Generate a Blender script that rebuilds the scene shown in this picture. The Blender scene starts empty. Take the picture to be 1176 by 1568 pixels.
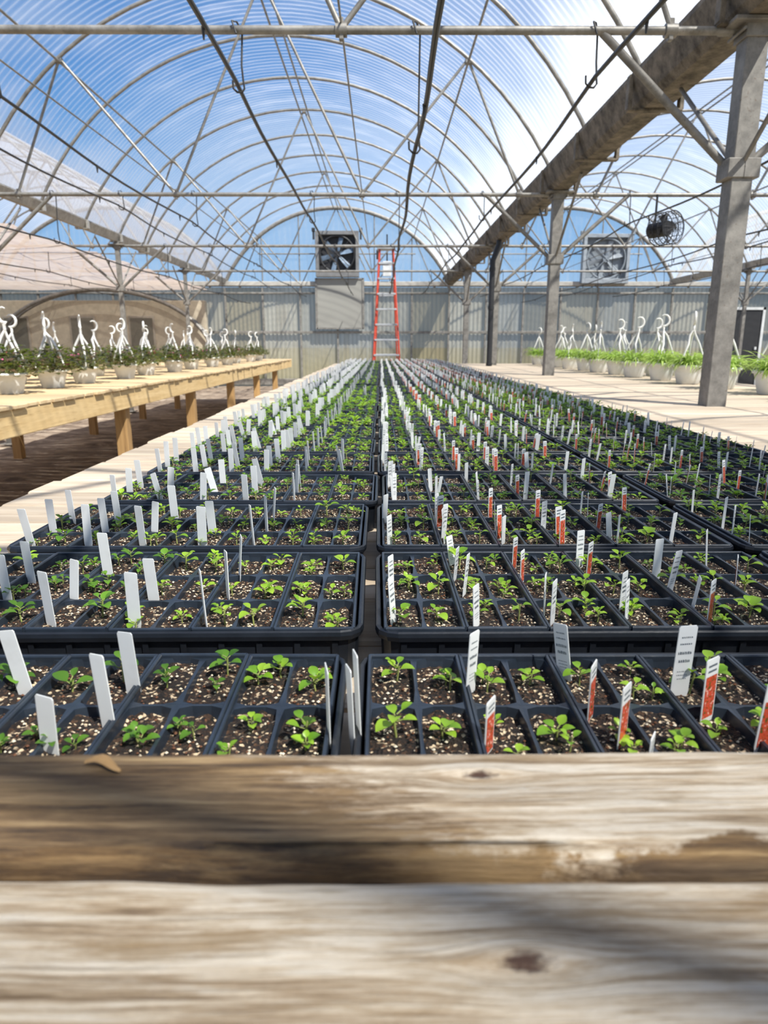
import bpy, math, random
from mathutils import Vector, Matrix, noise, Euler

scene = bpy.context.scene
scene.view_settings.view_transform = 'Standard'
scene.view_settings.look = 'None'
scene.view_settings.exposure = 0.0
R = random.Random(7)
pi = math.pi

# ------------------------------------------------------------------ mesh builder
class MB:
    def __init__(s):
        s.v = []; s.f = []; s.m = []; s.s = []
    def add(s, vs, fs, mat=0, smooth=False):
        o = len(s.v)
        s.v.extend([tuple(p) for p in vs])
        for f in fs:
            s.f.append(tuple(i + o for i in f)); s.m.append(mat); s.s.append(smooth)
    def box(s, lo, hi, mat=0, bev=0.0, rot=None, org=None):
        x0, y0, z0 = lo; x1, y1, z1 = hi
        if bev <= 0:
            vs = [(x0,y0,z0),(x1,y0,z0),(x1,y1,z0),(x0,y1,z0),(x0,y0,z1),(x1,y0,z1),(x1,y1,z1),(x0,y1,z1)]
            fs = [(0,3,2,1),(4,5,6,7),(0,1,5,4),(1,2,6,5),(2,3,7,6),(3,0,4,7)]
        else:
            b = bev
            vs = []
            for (z, i) in ((z0, b), (z0+b, 0), (z1-b, 0), (z1, b)):
                xa, xb, ya, yb = x0+i, x1-i, y0+i, y1-i
                c = 0 if i else b*0.7
                vs += [(xa+c,ya,z),(xb-c,ya,z),(xb,ya+c,z),(xb,yb-c,z),(xb-c,yb,z),(xa+c,yb,z),(xa,yb-c,z),(xa,ya+c,z)]
            fs = [tuple(reversed(range(8))), tuple(range(24, 32))]
            for r in range(3):
                for k in range(8):
                    fs.append((r*8+k, r*8+(k+1)%8, (r+1)*8+(k+1)%8, (r+1)*8+k))
        if rot is not None:
            o = Vector(org if org else ((x0+x1)/2,(y0+y1)/2,(z0+z1)/2))
            vs = [tuple(rot @ (Vector(p)-o) + o) for p in vs]
        s.add(vs, fs, mat)
    def tube(s, pts, r, n=8, mat=0, smooth=True, cap=True):
        pts = [Vector(p) for p in pts]
        rs = r if isinstance(r, (list, tuple)) else [r]*len(pts)
        d0 = (pts[1]-pts[0]).normalized()
        up = Vector((0,0,1)) if abs(d0.z) < 0.9 else Vector((1,0,0))
        a = d0.cross(up).normalized()
        vs = []
        for i, p in enumerate(pts):
            if i == 0: d = pts[1]-pts[0]
            elif i == len(pts)-1: d = pts[-1]-pts[-2]
            else: d = pts[i+1]-pts[i-1]
            d.normalize()
            a = (a - d*a.dot(d)).normalized()
            b = d.cross(a)
            for k in range(n):
                t = 2*pi*k/n
                vs.append(p + (a*math.cos(t)+b*math.sin(t))*rs[i])
        fs = []
        for i in range(len(pts)-1):
            for k in range(n):
                fs.append((i*n+k, i*n+(k+1)%n, (i+1)*n+(k+1)%n, (i+1)*n+k))
        s.add(vs, fs, mat, smooth)
        if cap:
            s.add(vs[:n], [tuple(reversed(range(n)))], mat)
            s.add(vs[-n:], [tuple(range(n))], mat)
    def lathe(s, prof, n=24, mat=0, c=(0,0,0), smooth=True):
        vs = []
        for (r, z) in prof:
            for k in range(n):
                t = 2*pi*k/n
                vs.append((c[0]+r*math.cos(t), c[1]+r*math.sin(t), c[2]+z))
        fs = []
        for i in range(len(prof)-1):
            for k in range(n):
                fs.append((i*n+k, i*n+(k+1)%n, (i+1)*n+(k+1)%n, (i+1)*n+k))
        s.add(vs, fs, mat, smooth)
    def mesh(s, name, mats):
        me = bpy.data.meshes.new(name)
        me.from_pydata(s.v, [], s.f)
        for m in mats: me.materials.append(m)
        me.polygons.foreach_set('material_index', s.m)
        me.polygons.foreach_set('use_smooth', s.s)
        me.update()
        return me
    def obj(s, name, mats, loc=(0,0,0), parent=None, rot=None):
        return inst(name, s.mesh(name, mats), loc, parent, rot)

def inst(name, me, loc=(0,0,0), parent=None, rot=None):
    o = bpy.data.objects.new(name, me)
    scene.collection.objects.link(o)
    o.location = loc
    if rot: o.rotation_euler = rot
    if parent: o.parent = parent
    return o
def empty(name, loc=(0,0,0)):
    o = bpy.data.objects.new(name, None); scene.collection.objects.link(o)
    o.location = loc; o.empty_display_size = 0.1
    return o

# ------------------------------------------------------------------ materials
class NT:
    def __init__(s, name):
        s.mat = bpy.data.materials.new(name); s.mat.use_nodes = True
        s.t = s.mat.node_tree; s.t.nodes.clear()
        s.out = s.t.nodes.new('ShaderNodeOutputMaterial')
    def set(s, sock, v):
        if isinstance(v, bpy.types.NodeSocket): s.t.links.new(v, sock)
        elif isinstance(v, (tuple, list)):
            if len(v) == 3 and sock.type == 'RGBA': v = (*v, 1)
            sock.default_value = v
        else: sock.default_value = v
    def math(s, op, a, b=0.0, clamp=False):
        nd = s.t.nodes.new('ShaderNodeMath'); nd.operation = op; nd.use_clamp = clamp
        s.set(nd.inputs[0], a); s.set(nd.inputs[1], b)
        return nd.outputs[0]
    def mix(s, f, a, b, blend='MIX'):
        nd = s.t.nodes.new('ShaderNodeMix'); nd.data_type = 'RGBA'; nd.blend_type = blend
        s.set(nd.inputs[0], f); s.set(nd.inputs[6], a); s.set(nd.inputs[7], b)
        return nd.outputs[2]
    def coord(s, scale=(1,1,1), kind='Object', loc=(0,0,0)):
        tc = s.t.nodes.new('ShaderNodeTexCoord'); mp = s.t.nodes.new('ShaderNodeMapping')
        s.t.links.new(tc.outputs[kind], mp.inputs[0])
        mp.inputs['Scale'].default_value = scale; mp.inputs['Location'].default_value = loc
        return mp.outputs[0]
    def noise(s, vec, scale=5, detail=4, rough=0.6, dist=0.0):
        nd = s.t.nodes.new('ShaderNodeTexNoise'); s.t.links.new(vec, nd.inputs['Vector'])
        nd.inputs['Scale'].default_value = scale; nd.inputs['Detail'].default_value = detail
        nd.inputs['Roughness'].default_value = rough; nd.inputs['Distortion'].default_value = dist
        return nd.outputs['Fac']
    def ramp(s, fac, stops, color=True):
        nd = s.t.nodes.new('ShaderNodeValToRGB'); s.set(nd.inputs[0], fac)
        e = nd.color_ramp.elements
        while len(e) < len(stops): e.new(0.5)
        for i, (p, c) in enumerate(stops):
            e[i].position = p
            e[i].color = (c, c, c, 1) if not isinstance(c, (tuple, list)) else (*c, 1)
        return nd.outputs[0]
    def sstep(s, v, a, b, lo=0.0, hi=1.0):
        nd = s.t.nodes.new('ShaderNodeMapRange'); nd.interpolation_type = 'SMOOTHSTEP'
        if a > b: a, b, lo, hi = b, a, hi, lo
        s.set(nd.inputs['Value'], v)
        nd.inputs['From Min'].default_value = a; nd.inputs['From Max'].default_value = b
        nd.inputs['To Min'].default_value = lo; nd.inputs['To Max'].default_value = hi
        return nd.outputs[0]
    def sep(s, vec):
        nd = s.t.nodes.new('ShaderNodeSeparateXYZ'); s.t.links.new(vec, nd.inputs[0]); return nd.outputs
    def bsdf(s, col, rough=0.5, metal=0.0, bump=None, bstr=0.3, bdist=0.01, **kw):
        nd = s.t.nodes.new('ShaderNodeBsdfPrincipled')
        s.set(nd.inputs['Base Color'], col); s.set(nd.inputs['Roughness'], rough); s.set(nd.inputs['Metallic'], metal)
        if bump is not None:
            b = s.t.nodes.new('ShaderNodeBump'); s.t.links.new(bump, b.inputs['Height'])
            b.inputs['Strength'].default_value = bstr; b.inputs['Distance'].default_value = bdist
            s.t.links.new(b.outputs[0], nd.inputs['Normal'])
        for k, v in kw.items(): s.set(nd.inputs[k], v)
        return nd.outputs[0]
    def shader_mix(s, f, a, b):
        nd = s.t.nodes.new('ShaderNodeMixShader'); s.set(nd.inputs[0], f)
        s.t.links.new(a, nd.inputs[1]); s.t.links.new(b, nd.inputs[2]); return nd.outputs[0]
    def done(s, sh):
        s.t.links.new(sh, s.out.inputs[0]); return s.mat

def m_simple(name, col, rough=0.5, metal=0.0, var=0.15, scale=8):
    t = NT(name); c = t.coord()
    f = t.noise(c, scale, 5)
    k = t.ramp(f, [(0.3, tuple(x*(1-var) for x in col)), (0.7, tuple(min(1, x*(1+var)) for x in col))])
    return t.done(t.bsdf(k, rough, metal, bump=f, bstr=0.08))

def m_galv(name, a, b, rough=0.5, metal=0.4):
    t = NT(name); c = t.coord()
    f = t.noise(c, 9, 8, 0.7); g = t.noise(c, 60, 3)
    k = t.ramp(f, [(0.35, a), (0.65, b)])
    k = t.mix(t.sstep(g, 0.62, 0.72, 0, 0.5), k, (0.12, 0.07, 0.04))
    return t.done(t.bsdf(k, rough, metal, bump=g, bstr=0.15, bdist=0.003))

def m_wood(name, a, b, dark, axis=0, rough=0.75):
    t = NT(name)
    sc = [28, 28, 28]; sc[axis] = 1.6
    c = t.coord(tuple(sc))
    geo = t.t.nodes.new('ShaderNodeNewGeometry')
    rnd = geo.outputs['Random Per Island']
    add = t.t.nodes.new('ShaderNodeVectorMath'); add.operation = 'ADD'
    comb = t.t.nodes.new('ShaderNodeCombineXYZ')
    t.set(comb.inputs[axis], t.math('MULTIPLY', rnd, 37.0)); t.set(comb.inputs[(axis+1) % 3], t.math('MULTIPLY', rnd, 91.0))
    t.t.links.new(c, add.inputs[0]); t.t.links.new(comb.outputs[0], add.inputs[1])
    f = t.noise(add.outputs[0], 1.0, 6, 0.65, 0.6)
    g = t.noise(add.outputs[0], 3.5, 4, 0.7)
    k = t.ramp(f, [(0.3, b), (0.62, a)])
    k = t.mix(t.sstep(g, 0.55, 0.72, 0, 0.55), k, dark)
    hs = t.t.nodes.new('ShaderNodeHueSaturation')
    t.set(hs.inputs['Value'], t.math('ADD', t.math('MULTIPLY', rnd, 0.4), 0.72)); t.set(hs.inputs['Color'], k)
    return t.done(t.bsdf(hs.outputs[0], rough, 0, bump=g, bstr=0.3, bdist=0.004))

M = {}
M['galv'] = m_galv('galvanised_steel', (0.17, 0.16, 0.14), (0.34, 0.32, 0.29))
M['post'] = m_galv('weathered_post_steel', (0.15, 0.14, 0.125), (0.30, 0.28, 0.25), 0.6, 0.25)
M['gutter'] = m_galv('old_gutter_metal', (0.05, 0.04, 0.028), (0.25, 0.21, 0.16), 0.7, 0.15)
M['gutterpale'] = m_galv('pale_gutter_metal', (0.30, 0.28, 0.25), (0.50, 0.48, 0.44), 0.6, 0.2)
M['darkpipe'] = m_simple('dark_irrigation_pipe', (0.022, 0.02, 0.018), 0.45, 0.0)
M['whiteframe'] = m_simple('painted_frame', (0.62, 0.63, 0.62), 0.5)
M['fanframe'] = m_simple('dusty_fan_housing', (0.16, 0.16, 0.16), 0.6)
M['fangrey'] = m_simple('grey_fan_housing', (0.28, 0.31, 0.34), 0.6)
M['black'] = m_simple('black_metal', (0.02, 0.02, 0.022), 0.5)
M['benchwood'] = m_wood('bench_slat_wood', (0.64, 0.53, 0.40), (0.47, 0.36, 0.25), (0.24, 0.15, 0.08), 0)
M['leftwood'] = m_wood('new_lumber', (0.72, 0.52, 0.26), (0.58, 0.39, 0.17), (0.34, 0.19, 0.07), 1)
M['leftslat'] = m_wood('new_slat_lumber', (0.68, 0.51, 0.30), (0.54, 0.37, 0.19), (0.34, 0.19, 0.08), 0)
M['legwood'] = m_wood('leg_lumber', (0.50, 0.30, 0.12), (0.34, 0.19, 0.07), (0.16, 0.08, 0.03), 2)
M['plastic'] = m_simple('tray_black_plastic', (0.010, 0.012, 0.016), 0.32, 0.0, 0.3, 30)
M['pack'] = m_simple('cell_pack_plastic', (0.018, 0.025, 0.036), 0.34, 0.0, 0.3, 30)

def m_soil():
    t = NT('potting_soil'); c = t.coord()
    v = t.t.nodes.new('ShaderNodeTexVoronoi'); t.t.links.new(c, v.inputs['Vector']); v.inputs['Scale'].default_value = 380
    s = t.sep(v.outputs['Color'])
    k = t.ramp(s[0], [(0.0, (0.005, 0.003, 0.002)), (0.6, (0.022, 0.011, 0.006)), (0.85, (0.07, 0.034, 0.016)), (0.95, (0.60, 0.46, 0.30))])
    return t.done(t.bsdf(k, 0.95, 0, bump=v.outputs['Distance'], bstr=0.9, bdist=0.003))
M['soil'] = m_soil()
M['perlite'] = m_simple('perlite_grain', (0.74, 0.64, 0.48), 0.8)
M['bark'] = m_simple('bark_grain', (0.12, 0.045, 0.018), 0.8)

def m_leaf(name, a, b, tr=0.4):
    t = NT(name); c = t.coord()
    geo = t.t.nodes.new('ShaderNodeNewGeometry'); oi = t.t.nodes.new('ShaderNodeObjectInfo')
    f = t.math('ADD', t.math('MULTIPLY', geo.outputs['Random Per Island'], 0.7), t.math('MULTIPLY', oi.outputs['Random'], 0.3))
    k = t.mix(f, a, b)
    p = t.bsdf(k, 0.38, 0)
    tl = t.t.nodes.new('ShaderNodeBsdfTranslucent'); t.set(tl.inputs[0], t.mix(0.35, k, (0.5, 0.8, 0.03)))
    return t.done(t.shader_mix(tr, p, tl.outputs[0]))
M['leaf'] = m_leaf('seedling_leaf', (0.10, 0.26, 0.015), (0.42, 0.64, 0.05))
M['leafdeep'] = m_leaf('seedling_leaf_deep', (0.045, 0.13, 0.012), (0.16, 0.34, 0.03))
M['leafdark'] = m_leaf('seedling_leaf_dark', (0.02, 0.05, 0.025), (0.06, 0.11, 0.03), 0.25)
M['geranium'] = m_leaf('geranium_leaf', (0.025, 0.06, 0.02), (0.11, 0.05, 0.035), 0.25)
M['spider'] = m_leaf('spider_plant_leaf', (0.24, 0.40, 0.05), (0.58, 0.70, 0.25), 0.4)
M['petal'] = m_simple('pink_petal', (0.7, 0.15, 0.3), 0.5)
M['stem'] = m_simple('plant_stem', (0.25, 0.28, 0.08), 0.6)

def m_white(name, col=(0.86, 0.86, 0.84), tr=0.3):
    t = NT(name); c = t.coord(); f = t.noise(c, 40, 3)
    k = t.mix(t.sstep(f, 0.5, 0.8, 0, 0.15), col, (0.5, 0.46, 0.4))
    p = t.bsdf(k, 0.4); tl = t.t.nodes.new('ShaderNodeBsdfTranslucent'); t.set(tl.inputs[0], k)
    return t.done(t.shader_mix(tr, p, tl.outputs[0]))
M['label'] = m_white('plant_label_plastic', (0.92, 0.92, 0.90), 0.35)
M['potwhite'] = m_white('pot_white_plastic', (0.84, 0.84, 0.81), 0.15)
M['hanger'] = m_white('hanger_white_plastic', (0.85, 0.83, 0.78), 0.2)
M['ink'] = m_simple('printed_ink', (0.10, 0.12, 0.14), 0.5)
def m_photo():
    t = NT('printed_flower_photo'); c = t.coord(); f = t.noise(c, 330, 3)
    k = t.ramp(f, [(0.38, (0.05, 0.10, 0.02)), (0.44, (0.50, 0.04, 0.02)), (0.52, (0.65, 0.11, 0.04)), (0.58, (0.38, 0.02, 0.03)), (0.64, (0.85, 0.48, 0.36))])
    return t.done(t.bsdf(k, 0.35))
M['photo'] = m_photo()

def m_poly(name, base_opaq, col, stripe_axis=1, period=0.076, right=0.0, low=0.0, stripe=0.12, xc=0.0, half=3.2, ztop=4.8, zlow=2.85, tint=(0.95, 0.98, 1.0)):
    """clear corrugated polycarbonate: part clear, part milky"""
    t = NT(name); c = t.coord(); x, y, z = t.sep(c)
    ax = (x, y, z)[stripe_axis]
    w = t.math('SINE', t.math('MULTIPLY', ax, 2*pi/period))
    w01 = t.math('ADD', t.math('MULTIPLY', w, 0.5), 0.5)
    wp = t.math('POWER', w01, 3.0)
    sc = [1.2, 1.2, 1.2]; sc[stripe_axis] = 5.0
    dirt = t.noise(t.coord(tuple(sc)), 0.8, 5, 0.6)
    op = t.math('ADD', t.math('MULTIPLY', wp, stripe), base_opaq)
    op = t.math('ADD', op, t.math('MULTIPLY', t.sstep(dirt, 0.45, 0.8), 0.16))
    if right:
        op = t.math('ADD', op, t.math('MULTIPLY', t.sstep(x, xc, xc+half), right))  # sun glare put into the opacity: sheet turns milkier towards the right
    if low:
        ns = t.noise(t.coord(), 0.35, 3)
        zz = t.math('ADD', z, t.math('MULTIPLY', ns, -1.6))
        op = t.math('ADD', op, t.math('MULTIPLY', t.sstep(zz, zlow+0.35, zlow-0.55), low))
    op = t.math('MINIMUM', op, 0.95)
    tr = t.t.nodes.new('ShaderNodeBsdfTransparent'); t.set(tr.inputs[0], tint)
    tl = t.t.nodes.new('ShaderNodeBsdfTranslucent'); t.set(tl.inputs[0], col)
    df = t.t.nodes.new('ShaderNodeBsdfPrincipled'); t.set(df.inputs['Base Color'], col); df.inputs['Roughness'].default_value = 0.35
    milky = t.shader_mix(0.35, tl.outputs[0], df.outputs[0])
    return t.done(t.shader_mix(op, tr.outputs[0], milky))

# ------------------------------------------------------------------ layout constants
CAMZ = 1.15
XL, XR = -4.4, 1.95
BW = XR - XL
ZE = 2.85
RISE = 1.95
Y0, Y1 = -4.05, 20.25
BAY = 4.05
XC = (XL+XR)/2
HALF = BW/2 - 0.02
RAD = (HALF**2 + RISE**2)/(2*RISE)
def arc(xr, extra=0.0):
    """height of hoop above eave at lateral xr from centre"""
    r = RAD + extra
    return math.sqrt(max(0, r*r - xr*xr)) - (RAD - RISE)

amax = math.asin(HALF/RAD)
def arcpts(n, extra=0.0):
    out = []
    for i in range(n+1):
        a = -amax + 2*amax*i/n
        out.append(((RAD+extra)*math.sin(a), (RAD+extra)*math.cos(a) - (RAD-RISE)))
    return out

# ---- frame of one bay
def bay_frame():
    b = MB()
    ny = int(round((Y1-Y0)/1.35))
    for i in range(ny+1):
        y = Y0 + i*1.35
        b.tube([(x, y, ZE+z) for x, z in arcpts(28)], 0.020, 8)
    for i in range(int(round((Y1-Y0)/BAY))+1):
        y = Y0 + i*BAY
        zt = CAMZ + 1.6
        b.tube([(-HALF-0.05, y+0.03, zt), (HALF+0.05, y+0.03, zt)], 0.022, 8)
        yy = y + 0.02
        A = lambda xr: (xr, yy, ZE+arc(xr))
        B = lambda xr: (xr, yy, zt)
        for p, q in ((A(-2.15), B(-1.02)), (B(-1.02), A(0)), (A(0), B(1.02)), (B(1.02), A(2.15)), (A(-2.15), B(-2.75)), (A(2.15), B(2.75))):
            b.tube([p, q], 0.015, 8)
        for xr in (-1.02, 1.02, -2.75, 2.75):
            b.tube([(xr-0.03, y+0.03, zt), (xr+0.03, y+0.03, zt)], 0.034, 10)
            b.box((xr-0.012, y+0.01, zt-0.05), (xr+0.012, y+0.045, zt+0.055), 0, 0.004)
        for xr in (0, -2.15, 2.15):
            b.box((xr-0.03, y-0.012, ZE+arc(xr)-0.05), (xr+0.03, y+0.05, ZE+arc(xr)+0.01), 0, 0.008)
    for xr in (-2.15, -0.06, 0.06, 2.15):
        b.tube([(xr, Y0, ZE+arc(xr)-0.035), (xr, Y1, ZE+arc(xr)-0.035)], 0.013, 8)
    for xr in (-1.02, 1.02):
        b.tube([(xr, Y0, CAMZ+1.63), (xr, Y1, CAMZ+1.63)], 0.006, 6)
    return b.mesh('greenhouse_arch_frame', [M['galv']])

def bay_roof(xc, mat, name):
    b = MB()
    pts = arcpts(36, 0.03)
    ny = 18
    vs = []; fs = []
    for j in range(ny+1):
        y = Y0 + (Y1-Y0)*j/ny
        for x, z in pts: vs.append((xc+x, y, ZE+z))
    n = len(pts)
    for j in range(ny):
        for i in range(n-1):
            fs.append((j*n+i, j*n+i+1, (j+1)*n+i+1, (j+1)*n+i))
    b.add(vs, fs, 0, True)
    return b.obj(name, [mat])

fm = bay_frame()
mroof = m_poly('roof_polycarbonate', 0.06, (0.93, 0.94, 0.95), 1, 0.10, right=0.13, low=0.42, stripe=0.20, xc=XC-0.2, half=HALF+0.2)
mroof_r = m_poly('roof_polycarbonate_side', 0.26, (0.93, 0.93, 0.93), 1, 0.10, stripe=0.15)
mroof_l = m_poly('roof_polycarbonate_hazy', 0.3, (0.95, 0.88, 0.82), 1, 0.10, stripe=0.15)
inst('greenhouse_arch_frame', fm, (XC, 0, 0))
for i, k in enumerate((1, 2, -1)):
    inst('greenhouse_arch_frame.%03d' % (i+1), fm, (XC + k*BW, 0, 0))
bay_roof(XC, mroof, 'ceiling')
bay_roof(XC+BW, mroof_r, 'ceiling_right')
bay_roof(XC+2*BW, mroof_r, 'ceiling_far_right')
bay_roof(XC-BW, mroof_l, 'ceiling_left')

# ---- gutters
def gutter(x, name, w=0.15, hs=1.0, mat='gutter'):
    b = MB()
    prof = [(-w, 0.13), (-w-0.03, 0.15), (-w-0.03, 0.12), (-w*0.8, -0.03), (-w*0.55, -0.075), (w*0.55, -0.075), (w*0.8, -0.03), (w+0.03, 0.12), (w+0.03, 0.15), (w, 0.13), (w*0.6, 0.0), (-w*0.6, 0.0)]
    prof = [(a, z*hs) for a, z in prof]
    vs = []; fs = []
    n = len(prof); steps = 60
    for j in range(steps+1):
        y = Y0 + (Y1-Y0)*j/steps
        for px, pz in prof:
            vs.append((px, y, pz + 0.004*noise.noise(Vector((px*9, y*2, pz*8)))))
    for j in range(steps):
        for i in range(n):
            fs.append((j*n+i, (j+1)*n+i, (j+1)*n+(i+1) % n, j*n+(i+1) % n))
    b.add(vs, fs)
    for j in range(int((Y1-Y0)/1.35)+1):   # seams and hoop saddles
        y = Y0 + j*1.35
        b.box((-w-0.045, y-0.03, -0.09*hs), (w+0.045, y+0.03, -0.072*hs), 0, 0.004)
        b.box((-w-0.05, y-0.03, -0.08*hs), (-w-0.02, y+0.03, 0.14*hs), 0, 0.004)
        b.box((w+0.02, y-0.03, -0.08*hs), (w+0.05, y+0.03, 0.14*hs), 0, 0.004)
    return b.obj(name, [M[mat]], (x, 0, ZE))
gutter(XR, 'roof_gutter'); gutter(XR+BW, 'roof_gutter.001', 0.08, 0.6, 'gutterpale'); gutter(XL, 'roof_gutter.002', 0.05, 0.55, 'gutterpale')

# ---- posts (built with knee braces)
def post_mesh(w, name, base):
    b = MB()
    zt = CAMZ+1.6
    h = w/2
    b.box((-h, -h, base), (h, h, ZE-0.078), 0, 0.006)
    for sx in (-1, 1):
        b.tube([(sx*0.79, 0.035, zt), (sx*h*0.6, 0.035, CAMZ+0.93)], 0.022, 8)
        b.box((min(0, sx*(h+0.03)), -h-0.012, CAMZ+0.87), (max(0, sx*(h+0.03)), h+0.012, CAMZ+0.97), 0, 0.005)
    b.box((-h-0.012, -h-0.012, zt-0.06), (h+0.012, h+0.012, zt+0.05), 0, 0.004)
    b.box((-h-0.09, -h-0.05, ZE-0.10), (h+0.09, h+0.05, ZE-0.078), 0, 0.004)
    for sx in (-1, 1):
        for dz in (-0.03, 0.02):
            b.tube([(sx*(h+0.03), -h-0.035, zt+dz), (sx*(h+0.03), h+0.03, zt+dz)], 0.008, 6)
    b.box((-h-0.05, -h-0.05, base), (h+0.05, h+0.05, base+0.012), 0, 0.003)
    for sy in (-1, 1):
        b.tube([(0, sy*h*0.8, CAMZ+0.95), (0, sy*0.9, ZE-0.09)], 0.014, 6)
    return b.mesh(name, [M['post']])
pm = post_mesh(0.115, 'support_post', 0.0)
pm2 = post_mesh(0.07, 'support_post_slim', 0.0)
k = 0
for i in range(5):
    y = i*BAY
    for x, me in ((XR, pm), (XR+BW, pm2), (XL, pm2)):
        inst('support_post' if k == 0 else 'support_post.%03d' % k, me, (x, y+0.0, 0)); k += 1
b = MB()
b.tube([(0, 0, 0.801), (0, 0, ZE-0.4), (0.1, 0.05, ZE-0.15), (0.1, 0.05, ZE-0.08)], 0.045, 12)
for z in (0.803, 1.7, 2.3): b.tube([(0, 0, z), (0, 0, z+0.05)], 0.052, 12)
b.obj('gutter_downpipe', [M['black']], (XR-0.15, 11.6, 0))

# ---- overhead irrigation pipes with wire hooks
def ipipe(idx, x, zr, r=0.011, hooks=True):
    b = MB(); z = CAMZ+zr
    pts = []
    yend = 14.3 if idx == 1 else Y1-0.55
    for j in range(61):
        y = Y0+0.2 + (yend-Y0-0.2)*j/60
        ph = (y/BAY) % 1.0
        sag = -0.05*math.sin(pi*ph)
        pts.append((x+0.01*math.sin(j*0.8+idx), y, z+sag))
    b.tube(pts, r, 8)
    if hooks:
        for i in range(5):
            y = i*BAY+0.03
            if y > yend: continue
            zt = CAMZ+1.6+0.03
            b.tube([(x+0.0, y-0.035, zt-0.06), (x-0.02, y-0.03, zt+0.0), (x-0.0, y, zt+0.006), (x+0.02, y+0.03, zt-0.03), (x+0.015, y, z+0.10),
                    (x+0.02, y-0.0, z+0.03), (x+0.025, y, z-0.01), (x+0.01, y, z-0.028), (x-0.015, y, z-0.026), (x-0.034, y, z-0.008), (x-0.036, y, z+0.03)], 0.0055, 6)
    for i in range(9):   # misting nozzles
        y = 1.2 + i*2.1
        if y > yend: continue
        ph = (y/BAY) % 1.0
        zz = z-0.05*math.sin(pi*ph)
        b.tube([(x, y, zz), (x, y, zz-0.05)], [0.009, 0.004], 6)
    b.obj('irrigation_pipe' if idx == 0 else 'irrigation_pipe.%03d' % idx, [M['darkpipe']])
for i, (x, z) in enumerate(((-0.75, 1.334), (0.19, 1.04), (1.13, 1.36), (-2.85, 1.47), (-2.05, 1.30), (-3.6, 1.12), (2.75, 1.30), (3.9, 1.15), (4.9, 1.3), (-5.6, 1.2), (-7.0, 1.3), (6.4, 1.3))):
    ipipe(i, x, z, 0.0115 if i < 3 else 0.009)

# ---- floor and outside ground
def m_ground():
    t = NT('woven_ground_cover'); c = t.coord()
    f = t.noise(t.coord((0.9, 2.2, 1)), 3.0, 5, 0.6, 1.2); g = t.noise(c, 30, 4)
    x, y, z = t.sep(c)
    k = t.ramp(f, [(0.35, (0.10, 0.07, 0.05)), (0.52, (0.24, 0.18, 0.13)), (0.68, (0.48, 0.40, 0.31))])
    con = t.ramp(t.noise(c, 4, 6), [(0.3, (0.44, 0.40, 0.35)), (0.7, (0.58, 0.54, 0.48))])
    edge = t.math('ADD', x, t.math('MULTIPLY', t.noise(c, 2, 3), 0.25))
    m1 = t.math('MULTIPLY', t.sstep(edge, -2.62, -2.48), t.sstep(edge, -0.45, -0.5))
    k = t.mix(m1, k, con)
    k = t.mix(t.sstep(g, 0.5, 0.75, 0, 0.35), k, (0.1, 0.07, 0.05))
    return t.done(t.bsdf(k, 0.95, 0, bump=f, bstr=0.5, bdist=0.05))
b = MB()
nx, ny = 160, 160
vs = []; fs = []
for j in range(ny+1):
    for i in range(nx+1):
        x = XL-BW + (4*BW)*i/nx; y = Y0 + (Y1-Y0)*j/ny
        h = 0.0
        if x < -2.5 or x > 0.3: h = -0.03+0.03*noise.noise(Vector((x*1.3, y*3.4, 0)))
        vs.append((x, y, h))
for j in range(ny):
    for i in range(nx): fs.append((j*(nx+1)+i, j*(nx+1)+i+1, (j+1)*(nx+1)+i+1, (j+1)*(nx+1)+i))
b.add(vs, fs, 0, True)
b.obj('floor', [m_ground()])
b = MB(); b.add([(-150, -80, -0.08), (150, -80, -0.08), (150, 250, -0.08), (-150, 250, -0.08)], [(0, 1, 2, 3)])
t = NT('outside_grass'); c = t.coord(); f = t.noise(c, 0.4, 6)
b.obj('ground', [t.done(t.bsdf(t.ramp(f, [(0.3, (0.16, 0.17, 0.07)), (0.7, (0.34, 0.29, 0.2))]), 0.95))])

# ---- back wall
YB = Y1
mgable = m_poly('gable_polycarbonate', 0.08, (0.9, 0.93, 0.96), 0, 0.15, stripe=0.10)
def m_lowpanel():
    t = NT('end_wall_corrugated_panel'); c = t.coord(); x, y, z = t.sep(c)
    geo = t.t.nodes.new('ShaderNodeNewGeometry'); r = geo.outputs['Random Per Island']
    w = t.math('ADD', t.math('MULTIPLY', t.math('SINE', t.math('MULTIPLY', x, 2*pi/0.12)), 0.5), 0.5)
    k = t.ramp(r, [(0.0, (0.36, 0.35, 0.28)), (0.3, (0.54, 0.50, 0.40)), (0.55, (0.33, 0.28, 0.17)), (0.8, (0.48, 0.47, 0.42)), (1.0, (0.20, 0.19, 0.15))])
    k = t.mix(t.math('MULTIPLY', t.math('POWER', w, 2.0), 0.4), k, (0.15, 0.14, 0.10))
    grime = t.noise(t.coord((3, 3, 0.6)), 1.2, 5)
    k = t.mix(t.sstep(grime, 0.45, 0.75, 0, 0.5), k, (0.25, 0.2, 0.12))
    k = t.mix(t.sstep(z, 1.3, 0.3, 0, 0.5), k, (0.42, 0.35, 0.16))
    tl = t.t.nodes.new('ShaderNodeBsdfTranslucent'); t.set(tl.inputs[0], k)
    p = t.bsdf(k, 0.5)
    tr = t.t.nodes.new('ShaderNodeBsdfTransparent')
    s = t.shader_mix(0.4, p, tl.outputs[0])
    return t.done(t.shader_mix(0.88, tr.outputs[0], s))
b = MB()
x = XL-BW
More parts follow.
